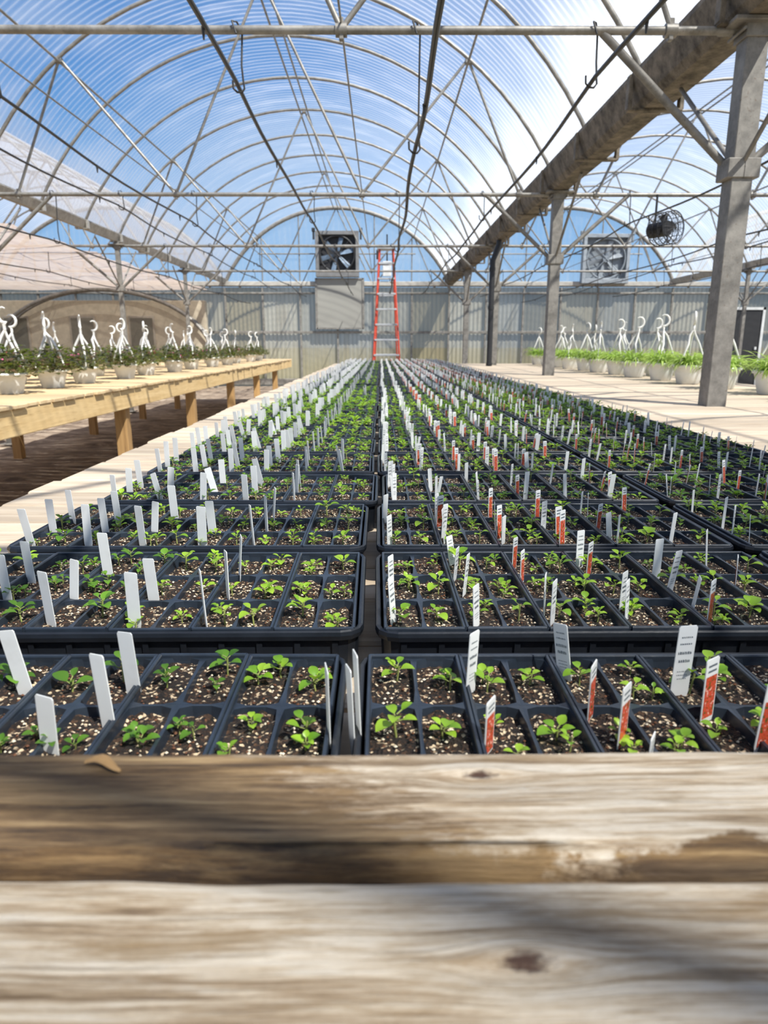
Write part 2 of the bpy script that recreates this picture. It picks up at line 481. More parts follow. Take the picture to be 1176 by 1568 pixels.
while x < XR+2*BW-0.01:
    x2 = min(x+1.058, XR+2*BW)
    nn = 36
    vs = []; fs = []
    for i in range(nn+1):
        xx = x + (x2-x)*i/nn
        dy = 0.012*math.sin(2*pi*xx/0.118)
        vs += [(xx, YB+0.08+dy, 0), (xx, YB+0.08+dy, ZE-0.13)]
    for i in range(nn): fs.append((2*i, 2*i+2, 2*i+3, 2*i+1))
    b.add(vs, fs, 0, True)
    b.box((x-0.025, YB-0.02, 0), (x+0.025, YB+0.04, ZE-0.14), 1, 0.004)
    x = x2
b.box((XL-BW, YB-0.05, ZE-0.10), (XR+2*BW, YB+0.06, ZE+0.02), 2, 0.01)
b.box((XL-BW, YB-0.05, ZE-0.32), (XR+2*BW, YB+0.06, ZE-0.27), 1, 0.01)
b.box((XL-BW, YB-0.04, 1.45), (XR+2*BW, YB+0.03, 1.52), 1, 0.006)
b.box((XL-BW, YB-0.04, 0.0), (XR+2*BW, YB+0.03, 0.18), 1, 0.006)
for kx in (-1, 0, 1, 2):
    xc = XC + kx*BW
    pts = arcpts(32, 0.0)
    vs = []; fs = []
    for px, pz in pts: vs += [(xc+px, YB+0.05, ZE+0.02), (xc+px, YB+0.05, ZE+max(0.03, pz))]
    for i in range(len(pts)-1): fs.append((2*i, 2*i+2, 2*i+3, 2*i+1))
    b.add(vs, fs, 3)
    b.tube([(xc+px, YB, ZE+pz) for px, pz in pts], 0.055, 8, 4)
    for xr in (-2.1, -1.05, 1.05, 2.1):
        b.tube([(xc+xr, YB, ZE), (xc+xr, YB, ZE+arc(xr))], 0.018, 6, 1)
    b.tube([(xc-2.2, YB-0.03, ZE+0.75), (xc+2.2, YB-0.03, ZE+0.75)], 0.018, 6, 1)
mband = m_simple('eave_band', (0.42, 0.40, 0.36), 0.7)
b.obj('wall_back', [m_lowpanel(), M['galv'], mband, mgable, M['post']])
mside = m_poly('side_wall_polycarbonate', 0.5, (0.85, 0.84, 0.8), 1, 0.12, stripe=0.15)
for nm, x in (('wall_left', XL-BW), ('wall_right', XR+2*BW)):
    b = MB()
    b.add([(x, Y0, 0), (x, Y1, 0), (x, Y1, ZE), (x, Y0, ZE)], [(0, 1, 2, 3)])
    for i in range(19):
        y = Y0+i*1.35; b.box((x-0.02, y-0.02, 0), (x+0.02, y+0.02, ZE), 1)
    b.obj(nm, [mside, M['galv']])

# tan wall screen in the left bay, with tunnel hoop and faded windows
mtan = m_simple('tan_stucco', (0.52, 0.45, 0.34), 0.85)
mwin = m_simple('dusty_window_glass', (0.18, 0.16, 0.12), 0.3)
b = MB()
b.box((-10.6, 19.3, 0), (-4.75, 19.5, 2.3), 0, 0.01)
for xw in (-9.9, -8.1, -6.5):
    b.box((xw-0.35, 19.26, 0.9), (xw+0.35, 19.31, 1.9), 1, 0.01)
    b.box((xw-0.30, 19.24, 0.96), (xw+0.30, 19.27, 1.84), 2)
pts = []
for i in range(33):
    a = pi*i/32
    pts.append((-7.45+2.95*math.cos(a), 18.9, 0.75+1.8*math.sin(a)))
b.tube([(pts[0][0], 18.9, 0)] + pts + [(pts[-1][0], 18.9, 0)], 0.05, 8, 3)
b.tube([(p[0], 19.15, p[2]) for p in [(pts[0][0], 18.9, 0)] + pts + [(pts[-1][0], 18.9, 0)]], 0.035, 8, 3)
b.obj('service_shed', [mtan, m_simple('shed_window_trim', (0.42, 0.37, 0.3)), mwin, M['galv']])

# shade cloth in left bay
t = NT('shade_cloth_beige'); c = t.coord(); f = t.noise(t.coord((3, 0.6, 1)), 2, 4)
k = t.ramp(f, [(0.3, (0.66, 0.52, 0.43)), (0.7, (0.78, 0.66, 0.56))])
tl = t.t.nodes.new('ShaderNodeBsdfTranslucent'); t.set(tl.inputs[0], k)
tp = t.t.nodes.new('ShaderNodeBsdfTransparent')
mshade = t.done(t.shader_mix(0.8, tp.outputs[0], t.shader_mix(0.55, t.bsdf(k, 0.9), tl.outputs[0])))
b = MB(); vs = []; fs = []
for j in range(81):
    y = Y0 + (Y1-0.3-Y0)*j/80
    for i in range(25):
        x = -10.6 + 5.85*i/24
        vs.append((x, y, 2.66 - 0.06*abs(math.sin(pi*y/1.35)) + 0.02*noise.noise(Vector((x, y, 0)))))
for j in range(80):
    for i in range(24): fs.append((j*25+i, j*25+i+1, (j+1)*25+i+1, (j+1)*25+i))
b.add(vs, fs, 0, True); b.obj('shade_cloth', [mshade])

# ---- exhaust fans on the end wall
def wall_fan(name, x, z, s, fr, dk, blade):
    b = MB(); h = s/2
    for (lo, hi) in (((-h, -0.12, -h), (-h+0.09, 0.1, h)), ((h-0.09, -0.12, -h), (h, 0.1, h)), ((-h+0.09, -0.12, h-0.1), (h-0.09, 0.1, h)), ((-h+0.09, -0.12, -h), (h-0.09, 0.1, -h+0.13))):
        b.box(lo, hi, 0, 0.008)
    b.box((-h+0.02, 0.06, -h+0.02), (h-0.02, 0.09, h-0.02), 1)
    ri = h-0.12
    ring = [(ri*math.cos(2*pi*i/32), -0.07, ri*math.sin(2*pi*i/32)) for i in range(33)]
    b.tube(ring, 0.025, 8, 1, cap=False)
    for i in range(6):
        a = 2*pi*i/6+0.26
        u = Vector((math.cos(a), 0, math.sin(a))); w = Vector((-math.sin(a), 0, math.cos(a)))
        vs = []
        for rr, ww, tw in ((0.07, 0.05, 0.9), (ri*0.5, 0.065, 0.65), (ri*0.93, 0.07, 0.4)):
            for sg in (-1, 1):
                vs.append(u*rr + w*ww*sg*math.cos(tw) + Vector((0, -0.03+0.6*ww*sg*math.sin(tw), 0)))
        b.add(vs, [(0, 1, 3, 2), (2, 3, 5, 4)], 2)
    b.tube([(0, -0.09, 0), (0, 0.03, 0)], 0.09, 16, 1)
    for a in (0.8, 0.8+pi/2, 0.8+pi, 0.8+1.5*pi):
        b.tube([(0, -0.1, 0), (ri*math.cos(a), -0.1, ri*math.sin(a))], 0.012, 6, 1)
    for sx in (-h-0.07, h+0.03):
        b.box((sx, -0.08, h-0.22), (sx+0.05, -0.02, h+0.06), 1, 0.006)
        b.box((sx-0.02, -0.1, h-0.02), (sx+0.07, 0, h+0.08), 1, 0.01)
    b.obj(name, [fr, dk, blade], (x, YB-0.16, z))
mbl = m_simple('fan_blade_steel', (0.14, 0.20, 0.28), 0.5)
wall_fan('exhaust_fan', -1.2, CAMZ+2.42, 1.2, M['fanframe'], M['black'], mbl)
wall_fan('exhaust_fan.001', 6.25, CAMZ+2.3, 1.3, M['fangrey'], m_simple('grey_louvre', (0.22, 0.25, 0.28)), m_simple('grey_fan_blade', (0.25, 0.28, 0.31)))
b = MB()   # pale duct cover sheet under the fan
b.box((-0.68, -0.05, -0.66), (0.68, 0.0, 0.70), 0, 0.01)
for xx in (-0.66, 0.66): b.box((xx-0.03, -0.07, -0.68), (xx+0.03, -0.045, 0.70), 1)
for zz in (-0.66, 0.68): b.box((-0.66, -0.07, zz-0.02), (0.66, -0.045, zz+0.02), 1)
b.obj('vent_cover_panel', [m_white('vent_cover_sheet', (0.46, 0.45, 0.41), 0.4), M['galv']], (-1.15, YB-0.1, CAMZ+1.1))
b = MB()
b.box((-0.12, -0.08, -0.2), (0.12, 0, 0.2), 0, 0.01); b.tube([(0, -0.04, 0.2), (0, -0.04, 0.9)], 0.02, 8, 1); b.box((-0.3, -0.06, 0.25), (-0.2, 0, 0.5), 1, 0.01)
b.obj('electrical_control_box', [M['whiteframe'], M['black']], (0.18, YB-0.06, CAMZ+2.05))
b = MB()
b.box((-0.55, 0, 0), (0.55, 0.05, 2.1), 0)
b.box((-0.62, -0.03, 0), (-0.55, 0.08, 2.17), 1); b.box((0.55, -0.03, 0), (0.62, 0.08, 2.17), 1); b.box((-0.62, -0.03, 2.1), (0.62, 0.08, 2.17), 1)
b.box((0.42, -0.05, 1.0), (0.47, 0.0, 1.08), 1)
b.obj('door_1', [M['black'], M['whiteframe']], (10.3, YB-0.12, 0))

# circulation fan hung in right bay
b = MB()
n = 28; rr = 0.17
for yy in (-0.1, -0.03, 0.04, 0.1):
    b.tube([(rr*math.cos(2*pi*i/n), yy, rr*math.sin(2*pi*i/n)) for i in range(n+1)], 0.006, 6, 0, cap=False)
for r2 in (0.05, 0.09, 0.13):
    for yy in (-0.12, 0.12):
        b.tube([(r2*math.cos(2*pi*i/n), yy, r2*math.sin(2*pi*i/n)) for i in range(n+1)], 0.003, 5, 0, cap=False)
for i in range(16):
    a = 2*pi*i/16; u = Vector((math.cos(a), 0, math.sin(a)))
    b.tube([Vector((0, -0.125, 0)), u*0.13+Vector((0, -0.12, 0)), u*rr+Vector((0, -0.09, 0)), u*rr+Vector((0, 0.09, 0)), u*0.13+Vector((0, 0.12, 0)), Vector((0, 0.125, 0))], 0.003, 5)
for i in range(4):
    a = 2*pi*i/4+0.4; u = Vector((math.cos(a), 0, math.sin(a))); w = Vector((-math.sin(a), 0.5, math.cos(a)))
    b.add([u*0.03-w*0.02, u*0.03+w*0.02, u*0.15+w*0.05, u*0.15-w*0.05], [(0, 1, 2, 3)])
b.tube([(0, -0.03, 0), (0, 0.2, 0)], 0.08, 14)
b.tube([(0, 0.15, 0.05), (0, 0.15, 0.37)], 0.012, 8)
b.obj('circulation_fan', [M['black']], (3.12, BAY*2-0.12, CAMZ+1.23), rot=(0, 0, 0.5))

# ---- step ladder
t = NT('ladder_red_fibreglass'); mred = t.done(t.bsdf((0.50, 0.06, 0.03), 0.4))
b = MB()
H = 3.1
fb, bb = -0.75, 0.75
def lerp(a, c, f): return tuple(a[i]+(c[i]-a[i])*f for i in range(3))
for sx in (-1, 1):
    b.tube([(sx*0.32, fb, 0), (sx*0.14, -0.08, H)], 0.022, 6, 0, smooth=False)
    b.tube([(sx*0.29, bb, 0), (sx*0.13, 0.08, H)], 0.018, 6, 0, smooth=False)
    b.tube([(sx*0.25, lerp((0, fb, 0), (0, -0.08, H), 0.42)[1], H*0.42), (sx*0.23, lerp((0, bb, 0), (0, 0.08, H), 0.42)[1], H*0.42)], 0.01, 6, 1)
    b.box((sx*0.32-0.05, fb-0.05, 0), (sx*0.32+0.05, fb+0.05, 0.04), 2, 0.005)
    b.box((sx*0.29-0.04, bb-0.04, 0), (sx*0.29+0.04, bb+0.04, 0.04), 2, 0.005)
for i in range(1, 10):
    f = i/10.0
    w = 0.32+(0.14-0.32)*f; y = fb+(-0.08-fb)*f; z = H*f
    b.box((-w, y-0.04, z-0.018), (w, y+0.04, z+0.018), 1, 0.004)
    w2 = 0.29+(0.13-0.29)*f; y2 = bb+(0.08-bb)*f
    if i % 2: b.tube([(-w2, y2, z), (w2, y2, z)], 0.012, 6, 1)
b.box((-0.19, -0.16, H-0.03), (0.19, 0.16, H+0.03), 1, 0.01)
b.obj('step_ladder', [mred, m_simple('ladder_aluminium', (0.45, 0.46, 0.47), 0.4, 0.3), M['black']], (0.12, 15.2, 0.0))

# ------------------------------------------------------------------ seedling bench
BX0, BX1 = -0.86, 3.35
BYE = 13.0
ZB = 0.80
bench = empty('seedling_bench', (0, 0, 0))
b = MB()
y = 0.03
while y < BYE:
    dx0 = R.uniform(-0.012, 0.012); dz = R.uniform(-0.002, 0.0)
    b.box((BX0+dx0, y, ZB-0.022+dz), (BX1+R.uniform(-0.02, 0.02), y+0.138, ZB+dz), 0, 0.004)
    y += 0.147
b.obj('slats', [M['benchwood']], parent=bench)
b = MB()
for x in (BX0+0.03, 0.3, 1.35, 2.3, BX1-0.07):
    b.box((x, 0.05, ZB-0.165), (x+0.04, BYE-0.02, ZB-0.0225), 0, 0.004)
b.obj('stringers', [M['leftwood']], parent=bench)
b = MB()
yy = 0.5
while yy < BYE:
    for x in (BX0+0.075, 1.4, BX1-0.165):
        b.box((x, yy, 0.0), (x+0.09, yy+0.09, ZB-0.03), 0, 0.005)
    b.box((BX0+0.05, yy+0.09, ZB-0.25), (BX1-0.05, yy+0.13, ZB-0.166), 0, 0.004)
    yy += 2.0
b.obj('legs', [M['legwood']], parent=bench)

# raised end boards of the bench (foreground)
def m_hero(name, knots, brown, gain=1.0, patch=0.35):
    t = NT(name); c0 = t.coord()
    x, y, z = t.sep(c0)
    warp = None
    kmask = None
    for (kx, ky, kr) in knots:
        dx = t.math('MULTIPLY', t.math('SUBTRACT', x, kx), 0.45)
        dy = t.math('SUBTRACT', y, ky)
        d = t.math('SQRT', t.math('ADD', t.math('MULTIPLY', dx, dx), t.math('MULTIPLY', dy, dy)))
        w = t.math('MULTIPLY', t.sstep(d, kr*4.5, kr*0.2), 0.008)
        sgn = t.math('MULTIPLY', dy, 150.0)
        w = t.math('MULTIPLY', w, t.math('TANH', sgn))
        warp = w if warp is None else t.math('ADD', warp, w)
        dn = t.math('ADD', d, t.math('MULTIPLY', t.math('SUBTRACT', t.noise(t.coord((90, 160, 100)), 1.5, 3), 0.5), kr*2.2))
        k = t.sstep(dn, kr*1.2, kr*0.3)
        kmask = k if kmask is None else t.math('MAXIMUM', kmask, k)
    wob = t.math('MULTIPLY', t.noise(t.coord((3.5, 6, 6)), 1.0, 2), 0.016)
    yw = t.math('ADD', t.math('SUBTRACT', y, warp), wob)
    def grain(sx, sy, sz, det, rough, dist=0.0):
        comb = t.t.nodes.new('ShaderNodeCombineXYZ')
        t.set(comb.inputs[0], t.math('MULTIPLY', x, sx)); t.set(comb.inputs[1], t.math('MULTIPLY', yw, sy)); t.set(comb.inputs[2], t.math('MULTIPLY', z, sz))
        return t.noise(comb.outputs[0], 1.0, det, rough, dist)
    f = grain(7, 190, 60, 8, 0.78)
    g = grain(10, 480, 200, 4, 0.7)
    hcoarse = grain(6, 70, 40, 6, 0.7, 0.2)
    ff = t.math('ADD', t.math('MULTIPLY', f, 0.62), t.math('MULTIPLY', hcoarse, 0.38))
    G = lambda c: tuple(v*gain for v in c)
    light = t.ramp(ff, [(0.38, G((0.13, 0.08, 0.04))), (0.45, G((0.32, 0.23, 0.14))), (0.51, G((0.50, 0.41, 0.30))), (0.57, G((0.62, 0.55, 0.45))), (0.64, G((0.40, 0.30, 0.18)))])
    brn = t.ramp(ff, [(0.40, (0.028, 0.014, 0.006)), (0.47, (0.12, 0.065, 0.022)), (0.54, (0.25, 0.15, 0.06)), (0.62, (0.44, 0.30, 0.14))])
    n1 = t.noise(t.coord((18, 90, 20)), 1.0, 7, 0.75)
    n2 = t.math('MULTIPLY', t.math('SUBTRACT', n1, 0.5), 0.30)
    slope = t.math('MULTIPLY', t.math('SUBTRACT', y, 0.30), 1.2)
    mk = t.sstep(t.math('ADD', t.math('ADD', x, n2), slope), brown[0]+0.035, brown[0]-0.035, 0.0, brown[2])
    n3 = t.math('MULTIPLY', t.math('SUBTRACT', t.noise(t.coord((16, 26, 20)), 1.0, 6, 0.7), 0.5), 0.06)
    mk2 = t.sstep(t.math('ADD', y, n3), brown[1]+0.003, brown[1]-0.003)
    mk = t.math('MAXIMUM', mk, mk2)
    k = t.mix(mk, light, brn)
    k = t.mix(t.sstep(y, brown[1]-0.004, brown[1]-0.010, 0, 0.85), k, (0.04, 0.022, 0.010))
    k = t.mix(t.sstep(g, 0.53, 0.66, 0, 0.6), k, (0.13, 0.08, 0.035))
    spots = t.noise(t.coord((9, 55, 30)), 1.0, 6, 0.7)
    k = t.mix(t.sstep(spots, 0.52, 0.66, 0, 0.6), k, (0.24, 0.155, 0.07))
    k = t.mix(t.math('MULTIPLY', t.sstep(spots, 0.42, 0.32, 0, patch), t.math('SUBTRACT', 1.0, mk)), k, (0.72, 0.67, 0.58))
    k = t.mix(kmask, k, (0.06, 0.026, 0.012))
    hgt = t.math('ADD', t.math('MULTIPLY', ff, 1.3), t.math('MULTIPLY', g, 0.5))
    hgt = t.math('SUBTRACT', hgt, t.math('MULTIPLY', kmask, 0.5))
    return t.done(t.bsdf(k, 0.72, 0, bump=hgt, bstr=0.9, bdist=0.003))

def hero_board(name, ya, yb, zt, th, mat, seed, chip, x0=-0.86, x1=1.6):
    b = MB(); vs = []; fs = []
    prof = []
    r = 0.008
    ntop = 30
    for i in range(ntop+1):
        f = i/ntop
        prof.append((ya+r*1.2 + (yb-ya-2.2*r)*f, zt, 0.15))
    for a in (70, 45, 20): prof.append((yb-r+r*math.cos(math.radians(a)), zt-r+r*math.sin(math.radians(a)), 0.6))
    for f in (0.3, 0.7): prof.append((yb, zt-r-(th-2*r)*f, 0.5))
    prof.append((yb-r*0.3, zt-th+r*0.3, 0.4)); prof.append((yb-r, zt-th, 0.3)); prof.append((ya+r, zt-th, 0.3)); prof.append((ya+r*0.3, zt-th+r*0.3, 0.4))
    for f in (0.7, 0.35): prof.append((ya, zt-r-(th-2*r)*f, 0.9))
    for a in (160, 135, 110): prof.append((ya+1.3*r+1.3*r*math.cos(math.radians(a)), zt-1.1*r+1.1*r*math.sin(math.radians(a)), 1.0))
    n = len(prof); steps = 900
    for j in range(steps+1):
        x = x0+(x1-x0)*j/steps
        for (py, pz, w) in prof:
            q = Vector((x*6, py*60, pz*60+seed))
            d = noise.noise(q)*0.0022*w + noise.noise(Vector((x*22, py*90, seed)))*0.0012*w
            dy = chip*w*w*max(0, noise.noise(Vector((x*9+seed, pz*20, seed)))+0.1)*(1 if py < (ya+yb)/2 else -0.5)
            grain = noise.noise(Vector((x*3, py*170, seed*3)))*0.0013+noise.noise(Vector((x*10, py*60, seed*3)))*0.0009
            bow = 0.0025*noise.noise(Vector((x*1.2, seed, 0)))
            vs.append((x, py+dy+d, pz+d*0.8+bow+(grain if pz >= zt-0.001 else 0)))
    for j in range(steps):
        for i in range(n): fs.append((j*n+i, (j+1)*n+i, (j+1)*n+(i+1) % n, j*n+(i+1) % n))
    fs.append(tuple(range(n))); fs.append(tuple(reversed(range(steps*n, steps*n+n))))
    b.add(vs, fs, 0, True)
    return b.obj(name, [mat], parent=bench)
ZH = 0.93
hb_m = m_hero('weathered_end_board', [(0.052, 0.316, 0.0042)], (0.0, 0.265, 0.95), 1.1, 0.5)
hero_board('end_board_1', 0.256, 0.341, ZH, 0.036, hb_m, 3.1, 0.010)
hero_board('end_board_2', 0.105, 0.2475, ZH, 0.036, m_hero('weathered_end_board_pale', [(0.052, 0.2044, 0.0046)], (-0.9, 0.10, 0.5), 0.98, 0.3), 8.7, 0.003)
b = MB()
for x in (-0.8, -0.45, 0.45, 1.0, 1.5):
    b.box((x, 0.11, ZB+0.0005), (x+0.04, 0.318, ZH-0.0385), 0, 0.003)
b.obj('end_board_blocks', [M['legwood']], parent=bench)
# loose splinter on the board
b = MB(); vs = []; fs = []
for i in range(9):
    f = i/8
    cx_ = -0.160+0.022*f; cy_ = 0.327-0.006*f+0.002*math.sin(f*5); cz_ = ZH+0.0005+0.003*math.sin(pi*f)*(1 if i else 0)
    wd = 0.0040*math.sin(pi*(0.12+0.8*f))
    vs += [(cx_, cy_-wd, cz_), (cx_, cy_, cz_+0.0012), (cx_, cy_+wd, cz_), (cx_, cy_, cz_-0.0006)]
for i in range(8):
    for q in range(4): fs.append((i*4+q, i*4+(q+1) % 4, (i+1)*4+(q+1) % 4, (i+1)*4+q))
fs += [(3, 2, 1, 0), (32, 33, 34, 35)]
b.add(vs, fs); b.obj('splinter', [M['legwood']], parent=bench)

# ------------------------------------------------------------------ trays
TW, TD, TH = 0.535, 0.284, 0.06
def leaf(b, base, az, el, L, W, mat, fold=0.25, droop=0.5, seg=4):
    dirh = Vector((math.cos(az), math.sin(az), 0)); side = Vector((-math.sin(az), math.cos(az), 0))
    ws = {4: (0.18, 0.85, 1.0, 0.72, 0.12), 5: (0.15, 0.80, 1.05, 0.92, 0.62, 0.08), 6: (0.12, 0.6, 0.95, 1.0, 0.9, 0.6, 0.1)}[seg]
    vs = []
    p = Vector(base); e = el
    for i in range(seg+1):
        w = ws[i]*W*0.5
        upv = Vector((0, 0, 1))*math.cos(e) - dirh*math.sin(e)
        vs += [p+side*w+upv*(w*fold), p, p-side*w+upv*(w*fold)]
        p = p + (dirh*math.cos(e)+Vector((0, 0, 1))*math.sin(e))*(L/seg)
        e -= droop/seg
    fs = []
    for i in range(seg): fs += [(3*i, 3*i+1, 3*i+4, 3*i+3), (3*i+1, 3*i+2, 3*i+5, 3*i+4)]
    b.add(vs, fs, mat, True)

def seedling(b, x, y, z, s, rg, nl, mat):
    h = rg.uniform(0.010, 0.020)*s
    top = Vector((x+rg.uniform(-.003, .003), y+rg.uniform(-.003, .003), z+h))
    b.tube([(x, y, z-0.004), top], 0.0009*s, 4, 4, cap=False)
    a0 = rg.uniform(0, 2*pi)
    for i in range(nl):
        az = a0+i*2.4+rg.uniform(-.3, .3)
        f = i/max(1, nl-1)
        L = (0.0145-0.006*f)*s*rg.uniform(0.75, 1.2)
        hh = h*(0.55+0.45*f)
        base = Vector((x, y, z+hh))
        pe = Vector((math.cos(az), math.sin(az), 0.5))*0.004*s
        b.tube([base, base+pe], 0.0006*s, 3, 4, cap=False)
        leaf(b, base+pe, az, rg.uniform(0.1, 0.5)+0.5*f, L, L*rg.uniform(0.65, 0.9), mat, 0.35, rg.uniform(0.4, 1.1), 5)

def bar(b, x0, y0, x1, y1, zt, w, hgt, mat):
    """rounded plastic lip bar"""
    d = Vector((x1-x0, y1-y0, 0)).normalized(); s = Vector((-d.y, d.x, 0))
    vs = []
    for P in (Vector((x0, y0, 0)), Vector((x1, y1, 0))):
        for (o, z) in ((-w/2, zt-hgt), (-w/2, zt-w*0.35), (-w*0.3, zt), (w*0.3, zt), (w/2, zt-w*0.35), (w/2, zt-hgt)):
            vs.append(P+s*o+Vector((0, 0, z)))
    fs = [(i, i+1, i+7, i+6) for i in range(5)]+[tuple(reversed(range(6))), tuple(range(6, 12))]
    b.add(vs, fs, mat)

def tray_mesh(name, seed, s, nl, kinds, fill):
    rg = random.Random(seed); b = MB()
    hw, hd = TW/2, TD/2
    ins = 0.008
    def rrect(hx, hy, r, z, k=3):
        out = []
        for (cx, cy, a0) in ((hx-r, hy-r, 0), (-hx+r, hy-r, 90), (-hx+r, -hy+r, 180), (hx-r, -hy+r, 270)):
            for i in range(k+1):
                a = math.radians(a0+90*i/k)
                out.append((cx+r*math.cos(a), cy+r*math.sin(a), z))
        return out
    rings = [rrect(hw-ins, hd-ins, 0.02, 0.0), rrect(hw-0.006, hd-0.006, 0.02, TH-0.010), rrect(hw-0.001, hd-0.001, 0.024, TH-0.010), rrect(hw, hd, 0.024, TH-0.005), rrect(hw-0.001, hd-0.001, 0.023, TH-0.001), rrect(hw-0.003, hd-0.003, 0.021, TH+0.0005), rrect(hw-0.006, hd-0.006, 0.018, TH-0.001), rrect(hw-0.008, hd-0.008, 0.016, TH-0.012)]
    n = len(rings[0]); vs = [p for r_ in rings for p in r_]; fs = []
    for i in range(len(rings)-1):
        for k in range(n): fs.append((i*n+k, i*n+(k+1) % n, (i+1)*n+(k+1) % n, (i+1)*n+k))
    fs.append(tuple(reversed(range(n))))
    b.add(vs, fs, 0)
    for i in range(13):
        x = -hw+0.03+(TW-0.06)*i/12
        for sy in (-1, 1):
            yb_ = sy*(hd-ins+0.001); yt = sy*(hd-0.005)
            b.add([(x-0.004, yb_, 0.002), (x+0.004, yb_, 0.002), (x+0.003, yt+sy*0.0015, TH-0.013), (x-0.003, yt+sy*0.0015, TH-0.013)], [(0, 1, 2, 3) if sy < 0 else (3, 2, 1, 0)], 0)
    px0 = -hw+0.009; pw = (TW-0.018)/6; py0 = -hd+0.009; pd = TD-0.018
    cells = []
    for p in range(6):
        ax, bx = px0+p*pw+0.0018, px0+(p+1)*pw-0.0018
        ay, by = py0, py0+pd
        zt = TH+0.002
        tilt = rg.uniform(-0.001, 0.0015)
        zt += tilt
        for (x0, y0, x1, y1) in ((ax, ay, ax, by), (bx, ay, bx, by), (ax, ay, bx, ay), (ax, by, bx, by)):
            bar(b, x0, y0, x1, y1, zt, 0.0036, 0.012, 1)
        cw, cd = (bx-ax)/2, (by-ay)/3
        for i in range(2):
            for j in range(3):
                cx, cy = ax+cw*(i+.5), ay+cd*(j+.5)
                ro, r1, r2 = [], [], []
                for k in range(16):
                    a = 2*pi*k/16
                    c_, s_ = math.cos(a), math.sin(a)
                    m = max(abs(c_), abs(s_))
                    ro.append((cx+c_/m*cw/2, cy+s_/m*cd/2, zt-0.004))
                    q = (abs(c_)**7+abs(s_)**7)**(1/7)
                    r1.append((cx+c_/q*(cw/2-0.0014), cy+s_/q*(cd/2-0.0014), zt-0.0038))
                    r2.append((cx+c_/q*(cw/2-0.0036), cy+s_/q*(cd/2-0.0040), zt-0.022))
                vs = ro+r1+r2; fs = []
                for r_ in range(2):
                    for k in range(16): fs.append((r_*16+k, r_*16+(k+1) % 16, (r_+1)*16+(k+1) % 16, (r_+1)*16+k))
                b.add(vs, fs, 1)
                sz = zt-rg.uniform(0.008, 0.013)
                g = 8; vs = []; fs = []
                for jj in range(g+1):
                    for ii in range(g+1):
                        u, v = ii/g*2-1, jj/g*2-1
                        vs.append((cx+u*(cw/2-0.0022), cy+v*(cd/2-0.0024), sz+0.003*noise.noise(Vector(((cx+u*.02)*140+seed, (cy+v*.04)*140, 1)))+rg.uniform(-.0014, .0014)))
                for jj in range(g):
                    for ii in range(g): fs.append((jj*(g+1)+ii, jj*(g+1)+ii+1, (jj+1)*(g+1)+ii+1, (jj+1)*(g+1)+ii))
                b.add(vs, fs, 2, False)
                for _ in range(34):
                    u, v = rg.uniform(-.85, .85), rg.uniform(-.88, .88)
                    c = Vector((cx+u*(cw/2-0.003), cy+v*(cd/2-0.003), sz+rg.uniform(0.0, 0.0025)))
                    r_ = rg.uniform(0.0006, 0.0018)
                    vs = [c+Vector((r_*rg.uniform(.6, 1.3), 0, 0)), c+Vector((0, r_*rg.uniform(.6, 1.3), 0)), c-Vector((r_, 0, 0)), c-Vector((0, r_, 0)), c+Vector((0, 0, r_*.8)), c-Vector((0, 0, r_*.8))]
                    b.add(vs, [(0, 1, 4), (1, 2, 4), (2, 3, 4), (3, 0, 4), (1, 0, 5), (2, 1, 5), (3, 2, 5), (0, 3, 5)], 3 if rg.random() < 0.45 else 7)
                cells.append((cx, cy, sz, p))
    kindp = [rg.choice(kinds) for _ in range(6)]
    for (cx, cy, sz, p) in cells:
        if rg.random() > fill: continue
        m = kindp[p]
        cnt = rg.choice((1, 1, 2, 2, 3))
        for _ in range(cnt):
            ox, oy = (rg.uniform(-.006, .006), rg.uniform(-.012, .012)) if cnt == 1 else (rg.uniform(-.012, .012), rg.uniform(-.028, .028))
            seedling(b, cx+ox, cy+oy, sz, s*rg.uniform(0.7, 1.25)*(1 if cnt == 1 else .8), rg, nl+rg.randint(-1, 1), m)
    return b.mesh(name, [M['plastic'], M['pack'], M['soil'], M['perlite'], M['stem'], M['leaf'], M['leafdeep'], M['bark'], M['leafdark']])

